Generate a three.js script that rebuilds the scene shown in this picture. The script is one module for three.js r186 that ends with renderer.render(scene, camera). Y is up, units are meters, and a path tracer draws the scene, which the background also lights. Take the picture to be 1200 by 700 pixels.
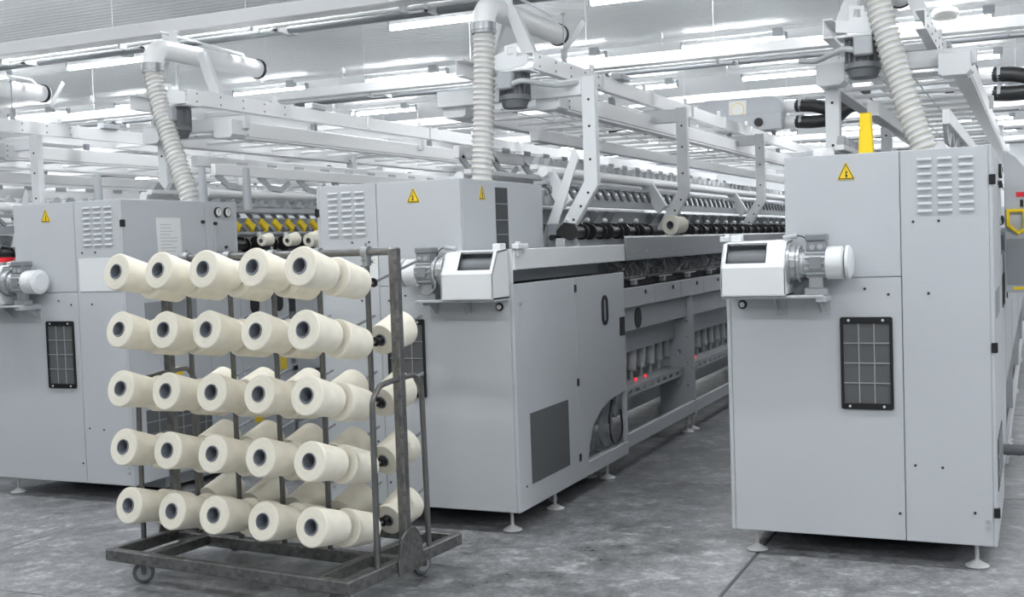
import * as THREE from 'three';
import { mergeGeometries, toCreasedNormals } from 'three/addons/utils/BufferGeometryUtils.js';
import { RectAreaLightUniformsLib } from 'three/addons/lights/RectAreaLightUniformsLib.js';

// ---------------------------------------------------------------- camera, exposure, lamp strength
const scene = new THREE.Scene();
const camera = new THREE.PerspectiveCamera(28.884, 1200 / 700, 0.05, 200);
camera.position.set(0, 1.5, 0);
camera.rotation.order = 'YXZ';
camera.rotation.set(THREE.MathUtils.degToRad(-2.649), THREE.MathUtils.degToRad(24.414), THREE.MathUtils.degToRad(-1.965));
scene.add(camera);
const renderer = new THREE.WebGLRenderer({ antialias: true });
renderer.toneMapping = THREE.LinearToneMapping;
renderer.toneMappingExposure = 2.85;
renderer.shadowMap.enabled = true;
RectAreaLightUniformsLib.init();
scene.background = new THREE.Color(0x000000);
const LAMP = 46, GLOW = 10, LAMP_COLOR = new THREE.Color(0.965, 0.985, 1.0);

// ---------------------------------------------------------------- helpers
let seed = 20240;
const rnd = () => { seed = (seed * 1664525 + 1013904223) >>> 0; return seed / 4294967296; };
const rr = (a, b) => a + (b - a) * rnd();
const V = (x, y, z) => new THREE.Vector3(x, y, z);
const taken = new Map();
const numbered = n => { const k = taken.get(n) || 0; taken.set(n, k + 1); return k ? `${n}_${String(k).padStart(3, '0')}` : n; };

function clean(g) {
  const h = g.index ? g.toNonIndexed() : g;
  for (const k of Object.keys(h.attributes)) if (!['position', 'normal', 'uv'].includes(k)) h.deleteAttribute(k);
  if (!h.attributes.uv) h.setAttribute('uv', new THREE.BufferAttribute(new Float32Array(h.attributes.position.count * 2), 2));
  h.clearGroups();
  return h;
}
function flip(g) {
  for (const k of Object.keys(g.attributes)) {
    const a = g.attributes[k], s = a.itemSize, r = a.array;
    for (let i = 0; i < a.count; i += 3) for (let j = 0; j < s; j++) { const p = (i + 1) * s + j, q = (i + 2) * s + j; const t = r[p]; r[p] = r[q]; r[q] = t; }
  }
  return g;
}
function xf(g, m) { const h = clean(g); h.applyMatrix4(m); if (m.determinant() < 0) flip(h); return h; }
const MX = new THREE.Matrix4().makeScale(-1, 1, 1);
const mirror = g => xf(g.clone(), MX);
const J = list => mergeGeometries(list.map(clean), false);

function B(x0, x1, y0, y1, z0, z1) {
  const g = new THREE.BoxGeometry(Math.abs(x1 - x0), Math.abs(y1 - y0), Math.abs(z1 - z0));
  g.translate((x0 + x1) / 2, (y0 + y1) / 2, (z0 + z1) / 2);
  return clean(g);
}
// box with chamfered edges
function CB(x0, x1, y0, y1, z0, z1, c = 0.004) {
  const lo = [Math.min(x0, x1), Math.min(y0, y1), Math.min(z0, z1)], hi = [Math.max(x0, x1), Math.max(y0, y1), Math.max(z0, z1)];
  c = Math.min(c, ...[0, 1, 2].map(i => (hi[i] - lo[i]) * 0.45));
  const P = [], add = (a, b, d, n) => { const ab = b.clone().sub(a), ad = d.clone().sub(a); const f = ab.cross(ad).dot(n) < 0; P.push(a, f ? d : b, f ? b : d); };
  const pt = (s, ax) => V(...[0, 1, 2].map(i => { const inset = i === ax ? 0 : c; return s[i] > 0 ? hi[i] - inset : lo[i] + inset; }));
  for (let ax = 0; ax < 3; ax++) for (const s of [-1, 1]) {
    const u = (ax + 1) % 3, v = (ax + 2) % 3, mk = (a, b) => { const q = [0, 0, 0]; q[ax] = s; q[u] = a; q[v] = b; return pt(q, ax); };
    const n = V(0, 0, 0).setComponent(ax, s); const [p, q, r, t] = [mk(-1, -1), mk(1, -1), mk(1, 1), mk(-1, 1)];
    add(p, q, r, n); add(p, r, t, n);
  }
  for (let ax = 0; ax < 3; ax++) for (const a of [-1, 1]) for (const b of [-1, 1]) {
    const u = (ax + 1) % 3, v = (ax + 2) % 3, mk = (w, face) => { const q = [0, 0, 0]; q[ax] = w; q[u] = a; q[v] = b; return pt(q, face); };
    // edge along ax between face u and face v (insets along ax applied by both)
    const n = V(0, 0, 0); n.setComponent(u, a); n.setComponent(v, b);
    const p = mk(-1, u), q = mk(1, u), r = mk(1, v), t = mk(-1, v); add(p, q, r, n); add(p, r, t, n);
  }
  for (const a of [-1, 1]) for (const b of [-1, 1]) for (const d of [-1, 1]) { const q = [a, b, d]; add(pt(q, 0), pt(q, 1), pt(q, 2), V(a, b, d)); }
  const g = new THREE.BufferGeometry().setFromPoints(P); g.computeVertexNormals();
  const uv = new Float32Array(P.length * 2), N = g.attributes.normal;
  P.forEach((p, i) => { const nx = Math.abs(N.getX(i)), ny = Math.abs(N.getY(i)); if (nx > 0.8) { uv[2 * i] = p.z; uv[2 * i + 1] = p.y; } else if (ny > 0.8) { uv[2 * i] = p.x; uv[2 * i + 1] = p.z; } else { uv[2 * i] = p.x; uv[2 * i + 1] = p.y; } });
  g.setAttribute('uv', new THREE.BufferAttribute(uv, 2));
  return g;
}
function cyl(a, b, r0, r1 = r0, n = 14, open = false) {
  a = V(...a); b = V(...b); const d = b.clone().sub(a), L = d.length();
  const g = new THREE.CylinderGeometry(r1, r0, L, n, 1, open); g.translate(0, L / 2, 0);
  g.applyQuaternion(new THREE.Quaternion().setFromUnitVectors(V(0, 1, 0), d.normalize())); g.translate(a.x, a.y, a.z);
  return clean(g);
}
function tube(pts, r, n = 10, seg = 24, tension = 0.5) {
  const c = new THREE.CatmullRomCurve3(pts.map(p => V(...p)), false, 'catmullrom', tension);
  return clean(new THREE.TubeGeometry(c, seg, r, n, false));
}
function lathe(profile, n = 28) { return clean(new THREE.LatheGeometry(profile.map(p => new THREE.Vector2(...p)), n)); }
const PLANES = { xy: new THREE.Matrix4(), zy: new THREE.Matrix4().set(0, 0, 1, 0, 0, 1, 0, 0, 1, 0, 0, 0, 0, 0, 0, 1), xz: new THREE.Matrix4().set(1, 0, 0, 0, 0, 0, 1, 0, 0, 1, 0, 0, 0, 0, 0, 1) };
function ext(pts, plane, a, b, bevel = 0, holes = []) {
  const s = pts.isShape ? pts : new THREE.Shape(pts.map(p => new THREE.Vector2(...p)));
  for (const h of holes) s.holes.push(new THREE.Path(h.map(p => new THREE.Vector2(...p))));
  const lo = Math.min(a, b), d = Math.abs(b - a);
  const g = new THREE.ExtrudeGeometry(s, { depth: d - 2 * bevel, bevelEnabled: bevel > 0, bevelSize: bevel, bevelThickness: bevel, bevelOffset: -bevel, bevelSegments: 1, curveSegments: 8 });
  g.translate(0, 0, lo + bevel);
  return xf(g, PLANES[plane]);
}
function rrect(x0, x1, y0, y1, r) { const p = []; const q = [[x1 - r, y0 + r, -90], [x1 - r, y1 - r, 0], [x0 + r, y1 - r, 90], [x0 + r, y0 + r, 180]]; for (const [cx, cy, a] of q) for (let i = 0; i <= 4; i++) { const t = (a + i * 22.5) * Math.PI / 180; p.push([cx + r * Math.cos(t), cy + r * Math.sin(t)]); } return p; }
const shift = (g, x, y, z) => { const h = g.clone(); h.translate(x, y, z); return h; };
const turn = (g, ax, a, at = [0, 0, 0]) => { const h = g.clone(); h.translate(-at[0], -at[1], -at[2]); h['rotate' + ax](a); h.translate(...at); return h; };

function mesh(name, g, m, parent = scene) {
  const o = new THREE.Mesh(g, m); o.name = parent === scene ? numbered(name) : name; o.castShadow = o.receiveShadow = true; parent.add(o); return o;
}
function tag(o, label, category, group, kind) { o.userData.label = label; o.userData.category = category; if (group) o.userData.group = group; if (kind) o.userData.kind = kind; return o; }
function thing(name, label, category, pos = [0, 0, 0], group) { const o = new THREE.Group(); o.name = numbered(name); o.position.set(...pos); scene.add(o); return tag(o, label, category, group); }
function struct(name, g, m) { const o = mesh(name, g, m); o.userData.kind = 'structure'; return o; }

// ---------------------------------------------------------------- textures
function periodicNoise(n, cells) {
  const g = new Float32Array(cells * cells).map(() => rnd()), out = new Float32Array(n * n);
  for (let y = 0; y < n; y++) { const fy = y / n * cells, iy = Math.floor(fy), ty = fy - iy, sy = ty * ty * (3 - 2 * ty);
    for (let x = 0; x < n; x++) { const fx = x / n * cells, ix = Math.floor(fx), tx = fx - ix, sx = tx * tx * (3 - 2 * tx);
      const a = g[iy % cells * cells + ix % cells], b = g[iy % cells * cells + (ix + 1) % cells], c = g[(iy + 1) % cells * cells + ix % cells], d = g[(iy + 1) % cells * cells + (ix + 1) % cells];
      out[y * n + x] = (a + (b - a) * sx) * (1 - sy) + (c + (d - c) * sx) * sy; } }
  return out;
}
function dataTex(n, fn, srgb, rep = 1) {
  const d = new Uint8Array(n * n * 4);
  for (let i = 0; i < n * n; i++) { const c = fn(i); for (let k = 0; k < 3; k++) d[4 * i + k] = Math.max(0, Math.min(255, Array.isArray(c) ? c[k] : c)); d[4 * i + 3] = 255; }
  const t = new THREE.DataTexture(d, n, n); t.wrapS = t.wrapT = THREE.RepeatWrapping; t.magFilter = THREE.LinearFilter; t.minFilter = THREE.LinearMipmapLinearFilter; t.generateMipmaps = true;
  if (srgb) t.colorSpace = THREE.SRGBColorSpace; t.repeat.set(rep, rep); t.needsUpdate = true; return t;
}
const FN = 1024;
const nz = [5, 13, 32, 79, 191, 419].map(c => periodicNoise(FN, c));
const concrete = i => { const a = nz[0][i] * .12 + nz[1][i] * .17 + nz[2][i] * .22 + nz[3][i] * .25 + nz[4][i] * .24; return a; };
const floorMap = dataTex(FN, i => {
  let v = 138 + (concrete(i) - .5) * 120 + (nz[5][i] - .5) * 26;
  const st = nz[1][i] * .5 + nz[2][i] * .35 + nz[4][i] * .15; if (st < .36) v -= (0.36 - st) * 70;
  const sw = nz[2][i] * .45 + nz[3][i] * .25 + nz[4][i] * .3; if (sw > .6) v += (sw - .6) * 70;
  return [v * .985, v * .995, v * 1.01];
}, true, 1 / 3.6);
const floorRough = dataTex(FN, i => { const v = 92 + (concrete(i) - .5) * 46 + (nz[4][i] - .5) * 18; return [v, v, v]; }, false, 1 / 3.6);
const steelMap = dataTex(256, i => { const x = i % 256, y = i >> 8, k = (y * 4) * FN + x * 4; const v = 112 + (nz[3][k] - .5) * 26 + (nz[5][k] - .5) * 18 + (nz[1][k] - .5) * 30; const w = nz[2][k] * .55 + nz[4][k] * .45 > .68 ? 12 : 0; return [v + w, v + w * .8, v + w * .35]; }, true, 4);
const meshMap = dataTex(256, i => { const x = i % 256, y = i >> 8, k = (y * 4) * FN + x * 4; const v = 92 + (((x >> 1) + (y >> 1)) % 2 ? 9 : -9) + (nz[5][k] - .5) * 60 + (nz[3][k] - .5) * 26; return [v, v + 2, v + 3]; }, true, 3);
const yarnMap = dataTex(256, i => { const x = i % 256, y = i >> 8; const w = Math.sin((x + y * 3) * Math.PI * 2 / 64) * 1.5 + Math.sin((x - y * 3) * Math.PI * 2 / 64) * 1.5 + (rnd() - .5) * 9; return [243 + w, 238 + w, 223 + w]; }, true, 1);
const yarnBump = dataTex(256, i => { const x = i % 256, y = i >> 8; return 128 + Math.sin(y * Math.PI * 2 / 6) * 40 + Math.sin((x + y * 3) * Math.PI * 2 / 64) * 12 + (rnd() - .5) * 70; }, false, 1);

// ---------------------------------------------------------------- materials
const std = (c, rough, metal = 0, extra = {}) => new THREE.MeshStandardMaterial({ color: c, roughness: rough, metalness: metal, ...extra });
const M = {
  paint: std('#bdc1c5', .42), paint2: std('#b6babe', .45), paintBright: std('#e0e3e5', .4), structWhite: std('#eeeff0', .42),
  ceil: std('#e6e8e9', .42, .15), wall: std('#d5d8da', .8), dark: std('#2a2c2e', .6), black: std('#111214', .45),
  grey: std('#8d9195', .45), midgrey: std('#a9adb1', .42), motor: std('#85898d', .4), motorDark: std('#6b6f73', .42), motorLight: std('#b9bdc0', .38), alu: std('#b9bcbf', .35, .6), zinc: std('#9b9ea1', .4, .75),
  steel: std('#ffffff', .36, .6, { map: steelMap }), mesh: std('#ffffff', .8, 0, { map: meshMap }), meshLight: std('#d0d3d6', .8, 0, { map: meshMap }), wire: std('#a4a6aa', .5, .3),
  trough: std('#9fa2a5', .4, .35), yellow: std('#f4d21c', .5), yellowSign: std('#f2cf2a', .45), red: std('#e0232e', .5), led: std('#ff3038', .4, 0, { emissive: '#ff2028', emissiveIntensity: .6 }),
  yarn: std('#ffffff', .95, 0, { map: yarnMap, bumpMap: yarnBump, bumpScale: .0006 }), tube: std('#7b8087', .5), tubeBlack: std('#1b1c1e', .5),
  floor: std('#ffffff', 1, 0, { map: floorMap, roughnessMap: floorRough }), joint: std('#55585a', .9),
  hose: new THREE.MeshPhysicalMaterial({ color: '#e9eaea', roughness: .34, transmission: .3, thickness: 0 }), hoseWire: std('#d9d5c4', .5), hoseBlack: std('#232527', .45),
  paper: std('#e4e6e6', .85), print: std('#b2b5b8', .85), rubber: std('#6d7073', .7), foot: std('#d5d6d6', .5), glass: std('#e8e8e4', .25),
  tubeLamp: std('#ffffff', .4, 0, { emissive: LAMP_COLOR, emissiveIntensity: GLOW }), spindle: std('#c2c5c8', .35),
};

// ---------------------------------------------------------------- room shell
const FX = [-27, -23.55, -19.83, -16.11, -12.39, -8.67, -4.947, -1.225, 2.495, 6.2, 9], FZ = [6, 2.4, -.7, -3.8, -6.91, -10.02, -13.1, -16.2, -19.3, -22.4, -25.5, -28.6, -31.7, -35];
{
  const f = new THREE.Group(); f.name = 'floor'; f.userData = { kind: 'structure', label: 'grey stained concrete factory floor with saw-cut joints' }; scene.add(f);
  for (let i = 0; i < FX.length - 1; i++) for (let j = 0; j < FZ.length - 1; j++) {
    const g = CB(FX[i] + .006, FX[i + 1] - .006, -.1, 0, FZ[j] - .005, FZ[j + 1] + .005, .004);
    const uv = g.attributes.uv, ox = (i * 2.31 + j * 1.07), oz = (j * 3.13 - i * .77); for (let k = 0; k < uv.count; k++) uv.setXY(k, uv.getX(k) + ox, uv.getY(k) + oz);
    mesh('slab', g, M.floor, f);
  }
  mesh('joint_filler', B(-27, 9, -.12, -.004, -35, 6), M.joint, f);
}
const CEIL = 3.98;
{ // trapezoidal deck, ribs along X
  const pts = [[6.2, CEIL + .25], [6.2, CEIL + .05]]; const P = .115;
  for (let z = 6.2; z > -35.2; z -= P) { pts.push([z - .006, CEIL + .022], [z - .012, CEIL + .022]); for (let t = -3; t <= 3; t++) pts.push([z - .062 + t * -.0143, CEIL + .010 * (t / 3) ** 2]); pts.push([z - .112, CEIL + .022]); };
  pts.push([-35.3, CEIL + .05], [-35.3, CEIL + .25]);
  struct('ceiling', toCreasedNormals(ext(pts, 'zy', -27.2, 9.2), .35), M.ceil).userData.label = 'white corrugated steel deck ceiling';
  struct('wall_back', B(-27.2, 9.2, -.1, CEIL + .1, -35.2, -35), M.wall);
  struct('wall_front', B(-27.2, 9.2, -.1, CEIL + .1, 6, 6.2), M.wall);
  struct('wall_left', B(-27.2, -27, -.1, CEIL + .1, -35.2, 6.2), M.wall);
  struct('wall_right', B(9, 9.2, -.1, CEIL + .1, -35.2, 6.2), M.wall);
}

// ---------------------------------------------------------------- fluorescent battens
const ORD = ['first', 'second', 'third', 'fourth', 'fifth', 'sixth', 'seventh', 'eighth'];
const lampRows = [2.05, -1.15, -4.35, -7.55, -10.75, -13.95, -17.15, -20.35, -23.55, -26.75, -29.95, -33.1];
function lamp(x, z, label) {
  const t = thing('fluorescent_lamp', label, 'lamp', [x, 3.82, z], 'fluorescent battens under the ceiling');
  mesh('housing', J([CB(-.62, .62, .03, .075, -.035, .035, .006), B(-.45, -.43, .07, .16, -.008, .008), B(.43, .45, .07, .16, -.008, .008)]), M.structWhite, t);
  mesh('end_cap', CB(-.645, -.62, -.022, .08, -.04, .04, .006), M.midgrey, t); mesh('end_cap', CB(.62, .645, -.022, .08, -.04, .04, .006), M.midgrey, t);
  const tb = mesh('tube', cyl([-.62, 0, 0], [.62, 0, 0], .022, .022, 12), M.tubeLamp, t); tb.castShadow = false;
  const l = new THREE.RectAreaLight(LAMP_COLOR, LAMP, 1.22, .05); l.position.set(0, -.026, 0); l.rotation.x = -Math.PI / 2; l.name = 'lamp_light'; t.add(l);
}
lampRows.forEach((z, j) => {
  for (let k = -9; k <= 5; k++) {
    const x = -3.3 + 2.25 * k; if (x < -26 || x > 8) continue;
    if (j < 3 && (x < -11)) continue; if (x < -3 - (-z) * 1.25 - 5) continue; if (x > 5 && j > 5) continue;
    if ((j === 3 && x > -4) || (j === 4 && k === -2)) continue;  // row over the nearest tray: added out-of-view lamps that brighten the left ceiling
    const where = { '-3': 'above the rearmost rails', '-2': 'above the half hidden machine', '-1': 'above the gauge machine', 0: 'above the bent-post machine', 1: 'above the yellow-guard machine' }[k] || (k < 0 ? `${ORD[-4 - k]} beyond the hidden machines` : `${ORD[k - 2]} past the yellow-guard machine`);
    lamp(x, z, j === 3 ? `added unseen fluorescent batten brightening ceiling over nearest cable tray, ${where}` : j < 3 ? `lit fluorescent batten in row ${['three', 'two', 'one'][j]} before the cabinets, ${where}` : `lit fluorescent batten in ${ORD[j - 4]} row behind the cabinets, ${where}`);
  }
});

// ---------------------------------------------------------------- suspended cable trays across the hall
[-7.13, -10.95, -14.5, -18, -21.5, -25].forEach((z, j) => {
  const t = thing('cable_tray', `long white cable tray hung crosswise over the machines, ${ORD[j]} behind the cabinets`, 'cable tray', [0, 3.22, z], 'cable trays hung across the hall');
  const L = -24, R = 8.5;
  mesh('tray', J([CB(L, R, 0, .1, -.02, 0, .004), B(L, R, 0, .012, -.15, -.02), CB(L, R, 0, .1, -.17, -.15, .004)]), M.structWhite, t);
  mesh('conduit', cyl([L, 0, -.25], [R, 0, -.25], .016, .016, 8), M.structWhite, t);
  mesh('pipe', cyl([L, -.005, -.42], [R, -.005, -.42], .03, .03, 10), M.grey, t);
  for (let x = L + .4; x < R; x += 1.3) { mesh('hanger', J([cyl([x, .012, -.1], [x, CEIL - 3.22 + .01, -.1], .002, .002, 5), B(x - .012, x + .012, -.035, .02, -.27, -.16), B(x + .14, x + .164, -.035, .02, -.45, -.24), B(x - .012, x + .164, -.035, -.025, -.27, -.24)]), M.structWhite, t); }
});
// lamp-row conduits with boxes fixed below the deck
lampRows.slice(4, 10).forEach((z, j) => {
  const t = thing('electrical_conduit', `thin white conduit with junction boxes along the ${ORD[j]} lamp row behind cabinets`, 'conduit', [0, 3.86, z + .35], 'conduits along the lamp rows');
  mesh('rail', CB(-24, 8.5, 0, .05, -.03, .03, .004), M.structWhite, t);
  for (let x = -23; x < 8; x += 2.25) { mesh('junction_box', CB(x, x + .12, -.06, .03, -.05, .05, .008), M.paint2, t); mesh('clip', B(x + .9, x + .93, -.01, .13, -.04, .04), M.structWhite, t); }
});

// ---------------------------------------------------------------- yarn cones
const coneYarn = lathe([[.0325, -.002], [.034, .0], [.077, .0], [.081, -.002], [.0835, -.007], [.0695, -.172], [.066, -.178], [.028, -.178]], 40);
const coneTube = lathe([[.0245, -.184], [.0265, -.184], [.0275, -.178], [.0325, -.002], [.0345, -.001], [.0345, .005], [.0325, .006], [.028, .004], [.022, -.184], [.0245, -.184]], 28);
function makeCone(label, group, scale = 1, name = 'yarn_cone') {
  const t = thing(name, label, 'yarn cone', [0, 0, 0], group);
  mesh('yarn', coneYarn, M.yarn, t); const tb = mesh('core_tube', coneTube, M.tube, t); void tb;
  t.scale.setScalar(scale); return t;
}
function setCone(t, p, dir, roll = 0) { t.position.copy(p); t.quaternion.setFromUnitVectors(V(0, 1, 0), dir.clone().normalize()); t.rotateY(roll); }

// ---------------------------------------------------------------- yarn trolley
{
  const TR = thing('yarn_trolley', 'steel pin trolley on casters loaded with cream yarn cones', 'trolley', [-3.184, 0, -4.381]);
  TR.rotation.y = -THREE.MathUtils.degToRad(4.9);
  const y0 = .115, y1 = .17, L = .697, W = .433, w = .04;
  mesh('base_rail', CB(-L, L, y0, y1, W - w, W, .005), M.steel, TR); mesh('base_rail', CB(-L, L, y0, y1, -W, -W + w, .005), M.steel, TR);
  mesh('base_rail', CB(-L, -L + w, y0, y1, -W + w, W - w, .005), M.steel, TR); mesh('base_rail', CB(L - w, L, y0, y1, -W + w, W - w, .005), M.steel, TR);
  mesh('centre_beam', CB(-L + w, L - w, y0 - .01, y1 - .01, -.025, .025, .005), M.steel, TR);
  for (const x of [-.46, .5]) { mesh('cross_beam', CB(x - .02, x + .02, y0, y1 - .004, .025, W - w, .005), M.steel, TR); mesh('cross_beam', CB(x - .02, x + .02, y0, y1 - .004, -W + w, -.025, .005), M.steel, TR); }
  for (const s of [-1, 1]) {
    mesh('end_post', J([CB(s * .655, s * .70, .12, 1.505, -.02, .02, .006)]), M.steel, TR);
    mesh('gusset_plate', ext([[-.085, .105], [.095, .105], [.095, .16], [.07, .262], [.03, .29], [-.03, .295], [-.06, .27], [-.085, .21]], 'zy', s * .698, s * .71, .002), M.steel, TR);
    const hp = [[s * .68, .165, .213], [s * .68, .82, .205], [s * .68, .885, .19], [s * .68, .925, .15], [s * .68, .935, .09], [s * .68, .94, .02], [s * .68, .945, -.08], [s * .68, .94, -.12], [s * .68, .9, -.155], [s * .68, .84, -.165], [s * .68, .165, -.178]];
    mesh('end_hoop', tube(hp, .0125, 12, 90, .3), M.steel, TR);
    mesh('hoop_bracket', CB(s * .64, s * .67, .17, .225, -.13, -.09, .005), M.steel, TR);
  }
  mesh('top_bar', cyl([-.66, 1.49, 0], [.66, 1.49, 0], .0165, .0165, 16), M.steel, TR);
  const cols = [-.53, -.265, 0, .265, .53], rows = [1.44, 1.18, .913, .647, .38], tilt = Math.atan2(.1, .41);
  cols.forEach(x => {
    mesh('upright_rod', cyl([x, .155, 0], [x, 1.475, 0], .0125, .0125, 12), M.steel, TR);
    const c = mesh('clamp', J([cyl([x - .017, 1.49, 0], [x + .017, 1.49, 0], .026, .026, 14), cyl([x, 1.43, 0], [x, 1.475, 0], .019, .021, 12), cyl([x, 1.512, 0], [x, 1.53, 0], .006, .006, 8)]), M.zinc, TR);
    mesh('bolt', cyl([x, 1.455, .015], [x, 1.455, .034], .007, .007, 6), M.zinc, c);
  });
  TR.updateMatrixWorld(true);
  const rowName = ['top', 'second', 'middle', 'fourth', 'bottom'], nth = ['fifth', 'fourth', 'third', 'second', 'first'];
  rows.forEach((h, ri) => cols.forEach((x, ci) => {
    const hb = h - .1;
    for (const s of [1, -1]) {
      const d = V(0, Math.sin(tilt), s * Math.cos(tilt)), o = V(x, hb, s * .012), up = V(0, .008, 0);
      const tip = o.clone().add(d.clone().multiplyScalar(s > 0 ? .37 : .405)).add(up);
      mesh('pin', cyl(o.clone().add(up).toArray(), tip.toArray(), .0065, .0065, 10), M.zinc, TR);
      const stopAt = o.clone().add(d.clone().multiplyScalar(.028)).add(up);
      mesh('pin_stop', cyl(stopAt.toArray(), stopAt.clone().add(d.clone().multiplyScalar(.008)).toArray(), .021, .021, 16), M.tubeBlack, TR);
      const place = (dist, lab, grp) => {
        const c = makeCone(lab, grp); const j = V(0, rr(-.003, .003), 0); const p = o.clone().add(d.clone().multiplyScalar(dist)).add(j);
        setCone(c, TR.localToWorld(p), d.clone().add(V(rr(-.03, .03), rr(-.02, .02), 0)).transformDirection(TR.matrixWorld), rr(0, 6.28));
      };
      if (s > 0) {
        place(.436 + rr(-.010, .012) + (ri === 0 && ci === 4 ? .02 : 0), `outer cream yarn cone on the ${rowName[ri]} row, ${nth[ci]} pin from aisle end`, 'yarn cones on the trolley');
        place(.23 + rr(-.004, .004), `inner cream yarn cone on the ${rowName[ri]} row, ${nth[ci]} pin from aisle end`, 'yarn cones on the trolley');
      } else if (ri > 1 || (ri === 1 && ci === 4)) place(.225 + rr(0, .03), `cream yarn cone on rear ${rowName[ri]} row pin, ${nth[ci]} from aisle end`, 'yarn cones on the trolley');
    }
  }));
  // casters
  for (const [x, z, a] of [[-.565, .33, -.75], [.565, .33, -.4], [.565, -.28, -.25], [-.565, -.28, -.5]]) {
    const c = new THREE.Group(); c.name = 'caster'; c.position.set(x, 0, z); c.rotation.y = a; TR.add(c);
    mesh('fork', J([B(-.028, -.023, .045, .112, -.012, .012), B(.023, .028, .045, .112, -.012, .012), cyl([0, .1, 0], [0, .116, 0], .032, .032, 16), cyl([-.032, .05, 0], [.032, .05, 0], .007, .007, 8)]), M.steel, c);
    mesh('wheel', xf(lathe([[.012, -.016], [.044, -.016], [.05, -.009], [.05, .009], [.044, .016], [.012, .016], [.012, -.016]], 28), new THREE.Matrix4().makeRotationZ(Math.PI / 2).setPosition(0, .05, 0)), M.rubber, c);
    mesh('hub', J([cyl([-.0185, .05, 0], [.0185, .05, 0], .033, .033, 22)]), M.midgrey, c);
  }
}

// ---------------------------------------------------------------- twisting machines
const louvreG = ext([[0, .0065], [.008, -.001], [.008, -.0055], [.006, -.006], [0, -.003]], 'zy', 0, .058);
const screwG = J([cyl([0, 0, -.001], [0, 0, .003], .0065, .0055, 10)]);
const finG = ext([[-.045, 0], [-.045, .012], [-.01, .052], [.012, .052], [.05, .012], [.05, 0]], 'zy', -.02, .02);
const guideG = turn(J([CB(-.012, .012, -.055, .055, -.016, .016, .004)]), 'X', .95);
const yellowGuideG = turn(J([CB(-.014, .014, -.05, .05, -.026, .026, .006), CB(-.014, .014, -.052, -.03, -.034, .034, .006)]), 'X', .95);
const cradleG = J([cyl([0, 0, -.09], [0, 0, .09], .036, .036, 14), cyl([0, 0, .09], [0, 0, .105], .05, .05, 16), cyl([0, 0, -.1], [0, 0, -.09], .05, .05, 16), ext([[-.14, -.03], [-.05, .06], [.02, .05], [.03, -.01], [0, -.02], [-.02, .02], [-.05, .02], [-.1, -.05]], 'xy', .06, .075), ext([[-.14, -.03], [-.05, .06], [.02, .05], [.03, -.01], [0, -.02], [-.02, .02], [-.05, .02], [-.1, -.05]], 'xy', -.075, -.06), cyl([-.11, -.03, -.13], [-.11, -.03, .13], .018, .018, 10)]);
const knobG = (() => { const g = new THREE.SphereGeometry(.018, 12, 8); return clean(g); })();
const footG = J([cyl([0, .014, 0], [0, .13, 0], .009, .009, 10), lathe([[0, .0], [.05, .0], [.052, .007], [.03, .018], [.012, .03], [0, .03]], 20)]);
const spindleG = J([lathe([[0, 0], [.034, 0], [.036, .02], [.031, .05], [.031, .20], [.034, .21], [.034, .30], [.02, .33], [0, .33]], 14), cyl([0, -.06, 0], [0, 0, 0], .014, .014, 8)]);

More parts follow.
